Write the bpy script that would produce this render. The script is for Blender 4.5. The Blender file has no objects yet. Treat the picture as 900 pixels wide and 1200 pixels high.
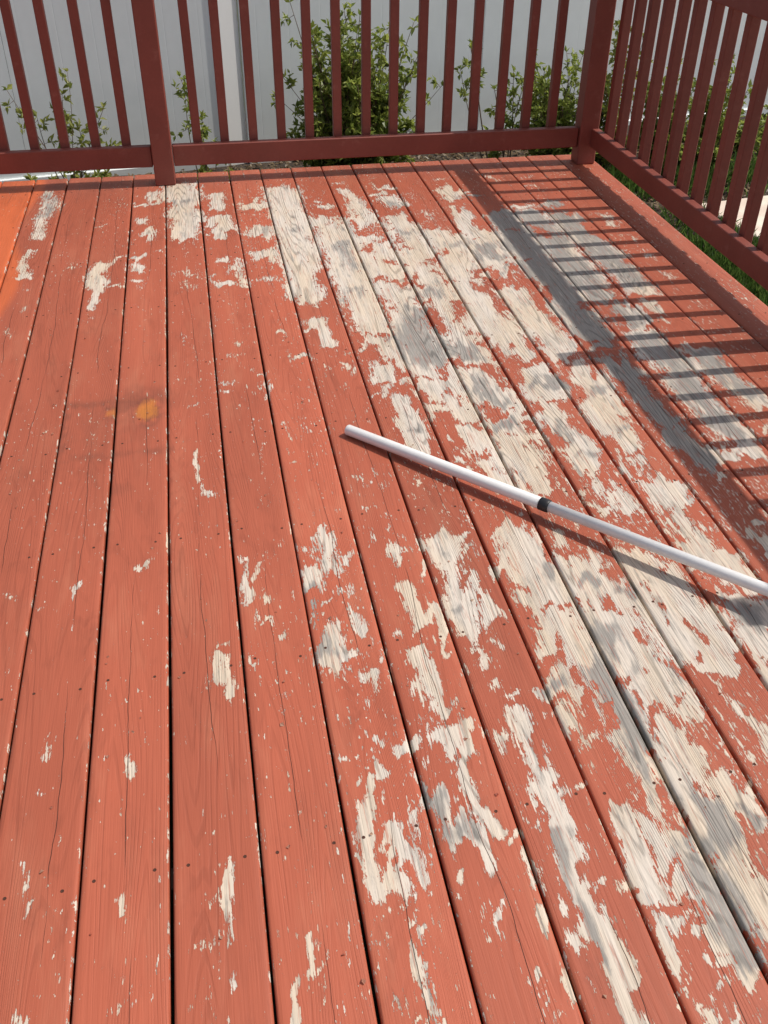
import bpy, math, random
import numpy as np
from mathutils import Matrix, Vector

random.seed(7)
rng = np.random.default_rng(11)
SC = bpy.context.scene
COL = SC.collection
R = math.radians

# ------------------------------------------------------------------ camera
FPX,CAM_H,CAM_X=1109.304,1.3891,0.1660
CAM_R=(0.982934, -0.183761, 0.008488)
CAM_U=(0.103761, 0.591935, 0.799278)
CAM_F=(0.151901, 0.784758, -0.600901)
cam_data = bpy.data.cameras.new("camera")
cam_data.sensor_fit = 'HORIZONTAL'
cam_data.sensor_width = 36.0
cam_data.lens = 36.0 * FPX / 900.0
cam_data.clip_start = 0.05
cam_data.clip_end = 500
cam = bpy.data.objects.new("camera", cam_data)
COL.objects.link(cam)
m = Matrix.Identity(4)
for i in range(3):
    m[i][0] = CAM_R[i]; m[i][1] = CAM_U[i]; m[i][2] = -CAM_F[i]
m[0][3] = CAM_X; m[1][3] = 0.0; m[2][3] = CAM_H
cam.matrix_world = m
SC.camera = cam

# ------------------------------------------------------------------ light
SUN_EL = 54.46
world = bpy.data.worlds.new("World")
SC.world = world
world.use_nodes = True
wn = world.node_tree
for n in list(wn.nodes): wn.nodes.remove(n)
sky = wn.nodes.new('ShaderNodeTexSky')
sky.sky_type = 'NISHITA'
sky.sun_disc = False
sky.sun_elevation = R(SUN_EL)
sky.sun_rotation = R(90)
bg = wn.nodes.new('ShaderNodeBackground')
bg.inputs['Strength'].default_value = 0.125
wo = wn.nodes.new('ShaderNodeOutputWorld')
sky.dust_density = 3.0
wb = wn.nodes.new('ShaderNodeHueSaturation')      # hazy, whitish summer sky
wb.inputs['Saturation'].default_value = 0.62
wn.links.new(sky.outputs[0], wb.inputs['Color'])
wn.links.new(wb.outputs[0], bg.inputs[0])
wn.links.new(bg.outputs[0], wo.inputs[0])

sd = bpy.data.lights.new("sun", 'SUN')
sd.energy = 3.65
sd.angle = R(0.55)
sd.color = (1.0, 0.94, 0.86)
sun = bpy.data.objects.new("sun", sd)
COL.objects.link(sun)
sun.rotation_euler = (0, R(90 - SUN_EL), R(-1.0))
sun.location = (8, 2, 10)

SC.view_settings.view_transform = 'Standard'
SC.view_settings.look = 'None'
SC.view_settings.gamma = 1.0
SC.view_settings.exposure = -0.05

# ------------------------------------------------------------------ helpers
def tag(o, label=None, cat=None, group=None, kind=None):
    if label: o['label'] = label
    if cat: o['category'] = cat
    if group: o['group'] = group
    if kind: o['kind'] = kind
    return o

def empty(name, loc=(0, 0, 0), rz=0.0):
    o = bpy.data.objects.new(name, None)
    o.location = loc; o.rotation_euler = (0, 0, rz)
    o.empty_display_size = 0.1
    COL.objects.link(o)
    return o

def mesh_obj(name, verts, faces, mat, parent=None, smooth=False, loc=None):
    me = bpy.data.meshes.new(name)
    me.from_pydata(verts, [], faces)
    if mat: me.materials.append(mat)
    if smooth:
        me.polygons.foreach_set('use_smooth', [True] * len(me.polygons))
    me.update()
    return link(name, me, parent, loc)

def link(name, me, parent=None, loc=None, rot=None):
    o = bpy.data.objects.new(name, me)
    COL.objects.link(o)
    if parent is not None: o.parent = parent
    if loc is not None: o.location = loc
    if rot is not None: o.rotation_euler = rot
    return o

def box_data(x0, x1, y0, y1, z0, z1, b=0.003):
    """chamfered box: 24 verts, 26 faces"""
    V = []; idx = {}
    X = (x0, x1); Y = (y0, y1); Z = (z0, z1)
    for i in (0, 1):
        for j in (0, 1):
            for k in (0, 1):
                sx = b if i == 0 else -b; sy = b if j == 0 else -b; sz = b if k == 0 else -b
                idx[(i, j, k, 0)] = len(V); V.append((X[i], Y[j] + sy, Z[k] + sz))
                idx[(i, j, k, 1)] = len(V); V.append((X[i] + sx, Y[j], Z[k] + sz))
                idx[(i, j, k, 2)] = len(V); V.append((X[i] + sx, Y[j] + sy, Z[k]))
    F = []
    c = ((x0 + x1) / 2, (y0 + y1) / 2, (z0 + z1) / 2)
    def add(f):
        p = [Vector(V[q]) for q in f]
        n = (p[1] - p[0]).cross(p[2] - p[0])
        ctr = sum(p, Vector()) / len(p) - Vector(c)
        F.append(tuple(f) if n.dot(ctr) > 0 else tuple(reversed(f)))
    quad = ((0, 0), (1, 0), (1, 1), (0, 1))
    for s in (0, 1):
        add([idx[(s, a, bb, 0)] for a, bb in quad])
        add([idx[(a, s, bb, 1)] for a, bb in quad])
        add([idx[(a, bb, s, 2)] for a, bb in quad])
    for j in (0, 1):
        for k in (0, 1):
            add([idx[(0, j, k, 1)], idx[(1, j, k, 1)], idx[(1, j, k, 2)], idx[(0, j, k, 2)]])
            add([idx[(j, 0, k, 0)], idx[(j, 1, k, 0)], idx[(j, 1, k, 2)], idx[(j, 0, k, 2)]])
            add([idx[(j, k, 0, 0)], idx[(j, k, 1, 0)], idx[(j, k, 1, 1)], idx[(j, k, 0, 1)]])
    for i in (0, 1):
        for j in (0, 1):
            for k in (0, 1):
                add([idx[(i, j, k, 0)], idx[(i, j, k, 1)], idx[(i, j, k, 2)]])
    return V, F

def box(name, x0, x1, y0, y1, z0, z1, mat, parent=None, b=0.003, loc=None):
    V, F = box_data(x0, x1, y0, y1, z0, z1, b)
    return mesh_obj(name, V, F, mat, parent, loc=loc)

def tube_data(pts, rads, n=6, cap=True, off=0):
    V = []; F = []
    pts = [Vector(p) for p in pts]
    up0 = Vector((0.13, 0.21, 0.97))
    for i, p in enumerate(pts):
        a = pts[max(i - 1, 0)]; b = pts[min(i + 1, len(pts) - 1)]
        t = (b - a).normalized()
        u = t.cross(up0)
        if u.length < 1e-3: u = t.cross(Vector((1, 0, 0)))
        u.normalize(); v = t.cross(u)
        for k in range(n):
            an = 2 * math.pi * k / n
            V.append(tuple(p + (u * math.cos(an) + v * math.sin(an)) * rads[i]))
    for i in range(len(pts) - 1):
        for k in range(n):
            a = i * n + k; b = i * n + (k + 1) % n
            F.append((off + a, off + b, off + b + n, off + a + n))
    if cap:
        F.append(tuple(off + k for k in reversed(range(n))))
        F.append(tuple(off + (len(pts) - 1) * n + k for k in range(n)))
    return V, F

# ------------------------------------------------------------------ node helper
class NT:
    def __init__(self, name):
        self.m = bpy.data.materials.new(name); self.m.use_nodes = True
        self.t = self.m.node_tree
        for n in list(self.t.nodes): self.t.nodes.remove(n)
        self.out = self.t.nodes.new('ShaderNodeOutputMaterial')
    def n(self, ty, **kw):
        nd = self.t.nodes.new(ty)
        for k, v in kw.items(): setattr(nd, k, v)
        return nd
    def l(self, a, b): self.t.links.new(a, b)
    def put(self, sock, v):
        if hasattr(v, 'is_output') or isinstance(v, bpy.types.NodeSocket): self.l(v, sock)
        else: sock.default_value = v
    def math(self, op, a, b=None, c=None, clamp=False):
        nd = self.n('ShaderNodeMath', operation=op); nd.use_clamp = clamp
        self.put(nd.inputs[0], a)
        if b is not None: self.put(nd.inputs[1], b)
        if c is not None: self.put(nd.inputs[2], c)
        return nd.outputs[0]
    def vec(self, x, y, z):
        nd = self.n('ShaderNodeCombineXYZ')
        for i, v in enumerate((x, y, z)): self.put(nd.inputs[i], v)
        return nd.outputs[0]
    def noise(self, v, scale=1.0, detail=2.0, rough=0.5, dist=0.0):
        nd = self.n('ShaderNodeTexNoise')
        self.l(v, nd.inputs['Vector'])
        nd.inputs['Scale'].default_value = scale
        nd.inputs['Detail'].default_value = detail
        nd.inputs['Roughness'].default_value = rough
        nd.inputs['Distortion'].default_value = dist
        return nd.outputs['Fac']
    def smooth(self, v, a, b, lo=0.0, hi=1.0):
        nd = self.n('ShaderNodeMapRange', interpolation_type='SMOOTHSTEP')
        self.put(nd.inputs['Value'], v)
        nd.inputs['From Min'].default_value = a; nd.inputs['From Max'].default_value = b
        nd.inputs['To Min'].default_value = lo; nd.inputs['To Max'].default_value = hi
        return nd.outputs[0]
    def mix(self, f, a, b, blend='MIX'):
        nd = self.n('ShaderNodeMix', data_type='RGBA', blend_type=blend)
        self.put(nd.inputs[0], f)
        for s, v in ((nd.inputs[6], a), (nd.inputs[7], b)):
            if isinstance(v, tuple): s.default_value = (*v, 1.0)
            else: self.l(v, s)
        return nd.outputs[2]
    def scale(self, c, f):
        nd = self.n('ShaderNodeVectorMath', operation='SCALE')
        if isinstance(c, tuple): nd.inputs[0].default_value = c
        else: self.l(c, nd.inputs[0])
        self.put(nd.inputs['Scale'], f)
        return nd.outputs[0]
    def bump(self, h, strength, dist, nrm=None):
        nd = self.n('ShaderNodeBump')
        nd.inputs['Strength'].default_value = strength
        nd.inputs['Distance'].default_value = dist
        self.l(h, nd.inputs['Height'])
        if nrm is not None: self.l(nrm, nd.inputs['Normal'])
        return nd.outputs[0]
    def bsdf(self, color, rough=0.6, nrm=None, spec=0.4, metal=0.0, coat=0.0):
        p = self.n('ShaderNodeBsdfPrincipled')
        if isinstance(color, tuple): p.inputs['Base Color'].default_value = (*color, 1)
        else: self.l(color, p.inputs['Base Color'])
        self.put(p.inputs['Roughness'], rough)
        p.inputs['Specular IOR Level'].default_value = spec
        p.inputs['Metallic'].default_value = metal
        p.inputs['Coat Weight'].default_value = coat
        if nrm is not None: self.l(nrm, p.inputs['Normal'])
        return p.outputs[0]
    def end(self, s):
        self.l(s, self.out.inputs['Surface']); return self.m
    def objco(self):
        tc = self.n('ShaderNodeTexCoord')
        s = self.n('ShaderNodeSeparateXYZ'); self.l(tc.outputs['Object'], s.inputs[0])
        oi = self.n('ShaderNodeObjectInfo')
        return s.outputs[0], s.outputs[1], s.outputs[2], oi.outputs['Random'], tc.outputs['Object']

PAINT = (0.392, 0.099, 0.053)

def mat_deck():
    t = NT("peeling_deck_paint")
    x, y, z, rnd, co = t.objco()
    at = t.n('ShaderNodeAttribute', attribute_name='wear')
    sp = t.n('ShaderNodeSeparateColor'); t.l(at.outputs['Color'], sp.inputs[0])
    peel, grey, vivid, stain = sp.outputs[0], sp.outputs[1], sp.outputs[2], at.outputs['Alpha']
    r50 = t.math('MULTIPLY', rnd, 57.0)
    def sv(ax, ay, k=0.0):
        return t.vec(t.math('MULTIPLY', x, ax), t.math('MULTIPLY_ADD', y, ay, r50), t.math('ADD', r50, k))
    # growth-ring contour lines
    lo = t.noise(sv(9, 0.55), 1, 1.5, 0.45)
    ringp = t.math('MULTIPLY', lo, 300.0)
    ring = t.math('SINE', ringp)                       # -1..1
    ring01 = t.math('MULTIPLY_ADD', ring, 0.5, 0.5)
    late = t.math('MULTIPLY', t.smooth(ring01, 0.62, 0.98), t.smooth(t.noise(sv(16, 1.5, 9), 1, 3, 0.6), 0.36, 0.58))
    fine = t.noise(sv(330, 7, 3), 1, 2, 0.6)
    fine2 = t.noise(sv(900, 30, 5), 1, 1, 0.5)
    # paint edge
    nA = t.noise(sv(30, 12, 11), 1, 3, 0.62, 0.6)
    nB = t.noise(sv(135, 38, 17), 1, 5, 0.75, 0.5)
    nF = t.noise(sv(330, 20, 19), 1, 3, 0.65, 0.3)
    v = t.math('MULTIPLY_ADD', t.math('SUBTRACT', nA, 0.5), 0.90, peel)
    v = t.math('MULTIPLY_ADD', t.math('SUBTRACT', nB, 0.5), 1.9, v)
    v = t.math('MULTIPLY_ADD', t.math('SUBTRACT', nF, 0.5), 1.2, v)
    v = t.math('MULTIPLY_ADD', late, -0.16, v)
    # long grain cracks
    wob = t.noise(t.vec(t.math('MULTIPLY', y, 0.9), r50, 2.0), 1, 3, 0.55)
    wob2 = t.noise(t.vec(t.math('MULTIPLY', y, 14.0), r50, 7.0), 1, 2, 0.5)
    cx = t.math('MULTIPLY_ADD', t.math('SUBTRACT', wob, 0.5), 0.11, t.math('MULTIPLY', t.math('SUBTRACT', wob2, 0.5), 0.008))
    cx = t.math('MULTIPLY_ADD', t.math('SUBTRACT', rnd, 0.5), 0.05, cx)
    cd = t.math('ABSOLUTE', t.math('SUBTRACT', x, cx))
    con = t.smooth(t.noise(t.vec(t.math('MULTIPLY', y, 2.2), r50, 23.0), 1, 2, 0.6), 0.43, 0.56)
    crack = t.math('MULTIPLY', t.smooth(cd, 0.0002, 0.0009, 1.0, 0.0), con)
    near = t.smooth(cd, 0.0, 0.016, 1.0, 0.0)
    v = t.math('MULTIPLY_ADD', near, 0.075, v)
    # stray flecks
    nC = t.noise(sv(130, 46, 29), 1, 3, 0.62)
    nD = t.noise(sv(5, 1.6, 31), 1, 2, 0.5)
    fl = t.math('MULTIPLY_ADD', t.math('SUBTRACT', nD, 0.5), 0.35, nC)
    fl = t.math('MULTIPLY_ADD', near, 0.02, fl)
    fl = t.math('MULTIPLY_ADD', peel, 0.20, fl)
    fl = t.math('MULTIPLY_ADD', t.math('SUBTRACT', nF, 0.5), 0.25, fl)
    fl = t.smooth(fl, 0.71, 0.725)
    mask = t.math('MAXIMUM', t.smooth(v, 0.465, 0.50), fl)
    # paint colour
    big = t.noise(sv(6, 1.2, 37), 1, 4, 0.6)
    pv = t.math('MULTIPLY_ADD', t.math('SUBTRACT', big, 0.5), 0.55, 1.0)
    pv = t.math('MULTIPLY_ADD', t.math('SUBTRACT', fine, 0.5), 0.22, pv)
    pv = t.math('MULTIPLY_ADD', late, -0.10, pv)
    oi2 = t.math('MULTIPLY_ADD', t.math('SUBTRACT', t.math('FRACT', t.math('MULTIPLY', rnd, 13.7)), 0.5), 0.20, pv)
    dirt = t.smooth(t.noise(sv(20, 5, 61), 1, 5, 0.7, 0.5), 0.52, 0.78)
    oi2 = t.math('MULTIPLY_ADD', dirt, -0.22, oi2)
    chalk = t.smooth(t.noise(sv(14, 3, 41), 1, 4, 0.65), 0.48, 0.75)
    pc = t.mix(t.math('MULTIPLY', chalk, 0.35), PAINT, (0.46, 0.170, 0.098))
    pc = t.mix(vivid, pc, (0.60, 0.135, 0.048))
    pc = t.scale(pc, oi2)
    # bare wood colour
    w1 = t.mix(t.smooth(t.noise(sv(12, 2.5, 43), 1, 3, 0.6), 0.35, 0.65), (0.615, 0.545, 0.47), (0.60, 0.495, 0.38))
    gn = t.noise(sv(46, 8, 47), 1, 5, 0.75, 0.3)
    gs = t.noise(sv(150, 7, 49), 1, 3, 0.65)
    gk = t.math('MULTIPLY_ADD', t.math('SUBTRACT', gn, 0.5), 2.4, t.math('MULTIPLY_ADD', grey, 1.0, 0.20))
    gk = t.math('MULTIPLY_ADD', t.math('SUBTRACT', gs, 0.5), 1.7, gk)
    gk = t.smooth(gk, 0.22, 0.9)
    w2 = t.mix(fine2, (0.15, 0.142, 0.13), (0.37, 0.345, 0.315))
    wc = t.mix(t.math('MULTIPLY', gk, 0.9), w1, w2)
    wv = t.math('MULTIPLY_ADD', t.math('SUBTRACT', fine, 0.5), 0.75, 1.0)
    wv = t.math('MULTIPLY_ADD', late, -0.34, wv)
    pore = t.smooth(t.noise(sv(520, 9, 67), 1, 2, 0.6), 0.60, 0.70)
    wv = t.math('MULTIPLY_ADD', pore, -0.30, wv)
    wc = t.scale(wc, wv)
    # specks of paint left in the pores of the bare wood
    left = t.smooth(t.noise(sv(300, 11, 53), 1, 3, 0.65), 0.58, 0.66)
    wc = t.mix(t.math('MULTIPLY', left, 0.55), wc, pc)
    col = t.mix(mask, pc, wc)
    # stains
    sn = t.noise(sv(30, 20, 59), 1, 3, 0.6)
    st = t.math('MULTIPLY', stain, t.smooth(sn, 0.30, 0.62))
    orange = t.smooth(t.math('MULTIPLY_ADD', t.math('SUBTRACT', nB, 0.5), 1.6, t.math('MULTIPLY_ADD', t.math('SUBTRACT', nA, 0.5), 1.6, stain)), 0.85, 1.85)
    col = t.mix(t.math('MINIMUM', t.math('MULTIPLY', st, 0.62), 0.5), col, (0.10, 0.045, 0.03))
    col = t.mix(t.math('MULTIPLY', orange, 0.62), col, (0.60, 0.21, 0.03))
    col = t.mix(t.math('MULTIPLY', crack, 0.85), col, (0.06, 0.025, 0.018))
    # relief
    h = t.math('MULTIPLY', t.math('SUBTRACT', 1.0, mask), 0.9)
    h = t.math('MULTIPLY_ADD', fine, 0.55, h)
    h = t.math('MULTIPLY_ADD', late, -0.3, h)
    h = t.math('MULTIPLY_ADD', crack, -2.2, h)
    nb = t.bump(h, 0.85, 0.0011)
    ro = t.math('MULTIPLY_ADD', mask, 0.25, 0.56)
    return t.end(t.bsdf(col, ro, nb, 0.35))

def mat_rail():
    t = NT("railing_paint")
    x, y, z, rnd, co = t.objco()
    r50 = t.math('MULTIPLY', rnd, 31.0)
    geo = t.n('ShaderNodeTexCoord')
    mp = t.n('ShaderNodeVectorMath', operation='ADD'); t.l(co, mp.inputs[0]); t.l(t.vec(r50, r50, r50), mp.inputs[1])
    big = t.noise(mp.outputs[0], 5, 4, 0.6)
    fine = t.noise(mp.outputs[0], 90, 3, 0.6)
    f = t.math('MULTIPLY_ADD', t.math('SUBTRACT', big, 0.5), 0.5, 1.0)
    f = t.math('MULTIPLY_ADD', t.math('SUBTRACT', fine, 0.5), 0.2, f)
    f = t.math('MULTIPLY_ADD', t.math('SUBTRACT', rnd, 0.5), 0.12, f)
    c = t.mix(t.smooth(t.noise(mp.outputs[0], 16, 4, 0.7), 0.55, 0.8), (0.225, 0.058, 0.042), (0.27, 0.09, 0.068))
    chip = t.smooth(t.noise(mp.outputs[0], 55, 3, 0.6), 0.755, 0.77)
    c = t.mix(chip, t.scale(c, f), (0.42, 0.31, 0.22))
    nb = t.bump(fine, 0.35, 0.001)
    return t.end(t.bsdf(c, 0.52, nb, 0.4))

def mat_simple(name, color, rough, var=0.2, scale=30, bump=0.0, bd=0.002, spec=0.4, metal=0.0, color2=None, coat=0.0, detail=4):
    t = NT(name)
    x, y, z, rnd, co = t.objco()
    nz = t.noise(co, scale, detail, 0.6)
    f = t.math('MULTIPLY_ADD', t.math('SUBTRACT', nz, 0.5), 2 * var, 1.0)
    c = color if color2 is None else t.mix(t.smooth(t.noise(co, scale * 0.37, 4, 0.6), 0.38, 0.62), color, color2)
    c = t.scale(c, f)
    nb = t.bump(nz, bump, bd) if bump else None
    return t.end(t.bsdf(c, rough, nb, spec, metal, coat))

def mat_leaf(name, c1, c2):
    t = NT(name)
    at = t.n('ShaderNodeAttribute', attribute_name='tint')
    c = t.mix(at.outputs['Fac'], c1, c2)
    p = t.bsdf(c, 0.42, None, 0.45)
    tr = t.n('ShaderNodeBsdfTranslucent'); t.l(t.scale(c, 1.5), tr.inputs['Color'])
    mx = t.n('ShaderNodeMixShader'); mx.inputs[0].default_value = 0.45
    t.l(p, mx.inputs[1]); t.l(tr.outputs[0], mx.inputs[2])
    return t.end(mx.outputs[0])

M_DECK = mat_deck()
M_RAIL = mat_rail()
M_JOIST = mat_simple("under_deck_timber", (0.16, 0.11, 0.075), 0.85, 0.3, 20)
M_SCREW = mat_simple("rusted_screw", (0.085, 0.034, 0.022), 0.8, 0.3, 400, metal=0.3)
M_VINYL = mat_simple("white_vinyl", (0.86, 0.90, 0.895), 0.38, 0.05, 7, spec=0.5, color2=(0.82, 0.86, 0.855))
M_POST = mat_simple("white_vinyl_post", (0.88, 0.88, 0.865), 0.28, 0.03, 9, spec=0.5)
M_SOIL = mat_simple("mulch_soil", (0.075, 0.052, 0.036), 0.95, 0.7, 45, 1.0, 0.03, color2=(0.045, 0.034, 0.026), detail=8)
M_LAWN = mat_simple("lawn_soil", (0.05, 0.065, 0.022), 0.95, 0.5, 50, 1.0, 0.02, color2=(0.07, 0.06, 0.03), detail=8)
M_SLAB = mat_simple("pale_paving", (0.74, 0.67, 0.56), 0.85, 0.12, 14, 0.4, 0.004, color2=(0.66, 0.54, 0.45))
M_STEM = mat_simple("bark", (0.13, 0.085, 0.055), 0.85, 0.3, 60)
M_LEAF = mat_leaf("shrub_leaf", (0.10, 0.15, 0.026), (0.33, 0.37, 0.085))
M_LEAF2 = mat_leaf("young_leaf", (0.12, 0.155, 0.03), (0.30, 0.31, 0.075))
M_GRASS = mat_leaf("grass_blade", (0.035, 0.085, 0.016), (0.10, 0.155, 0.035))
M_LITTER = mat_leaf("leaf_litter", (0.10, 0.065, 0.035), (0.33, 0.25, 0.16))
M_POLE = mat_simple("brushed_white_pole", (0.84, 0.83, 0.81), 0.34, 0.09, 55, 0.08, 0.0005, spec=0.5, metal=0.0, coat=0.15)
M_BLACK = mat_simple("black_plastic", (0.025, 0.025, 0.028), 0.45, 0.15, 60)
M_BRISTLE = mat_simple("bristle", (0.10, 0.09, 0.07), 0.8, 0.3, 200)
M_PETAL = mat_simple("rose_petal", (0.75, 0.42, 0.22), 0.6, 0.2, 40)

# ------------------------------------------------------------------ ground, path
GZ = -0.42
FX, FY, FS = 0.0, 5.985, math.atan(0.162)      # fence line
def grid_sheet(name, x0, x1, y0, y1, nx, ny, z, amp, mat, kind='structure'):
    xs = np.linspace(x0, x1, nx); ys = np.linspace(y0, y1, ny)
    V = []
    for yy in ys:
        for xx in xs:
            dz = amp * (math.sin(xx * 3.1 + yy * 1.7) + math.sin(xx * 1.3 - yy * 4.3 + 1) + 0.6 * math.sin(7.7 * xx + 5.1 * yy)) / 2.6
            V.append((xx, yy, z + dz))
    F = [(j * nx + i, j * nx + i + 1, (j + 1) * nx + i + 1, (j + 1) * nx + i) for j in range(ny - 1) for i in range(nx - 1)]
    return tag(mesh_obj(name, V, F, mat, smooth=True), kind=kind)

big = mesh_obj("ground", [(-60, -60, GZ - 0.04), (60, -60, GZ - 0.04), (60, 60, GZ - 0.04), (-60, 60, GZ - 0.04)], [(0, 1, 2, 3)], M_LAWN)
tag(big, kind='structure')
grid_sheet("planting_bed", -4, 7, 4.2, 7.2, 111, 31, GZ, 0.018, M_SOIL)
grid_sheet("lawn", 1.7, 7, -1.5, 4.195, 54, 58, GZ - 0.01, 0.012, M_LAWN)

path = empty("path", (2.86, 4.83, GZ + 0.012), R(8.5))
tag(path, kind='structure')
for i in range(5):
    for j in range(7):
        w = 0.62
        x0 = i * (w + 0.012); y1 = -j * (w + 0.012)
        box("paving_slab", x0, x0 + w, y1 - w, y1, -0.05, 0.02 + random.uniform(-0.003, 0.003), M_SLAB, path, 0.006)

# ------------------------------------------------------------------ deck boards
def parse(s):
    return [[float(v) for v in l.split()] for l in s.strip().split('\n')]
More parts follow.
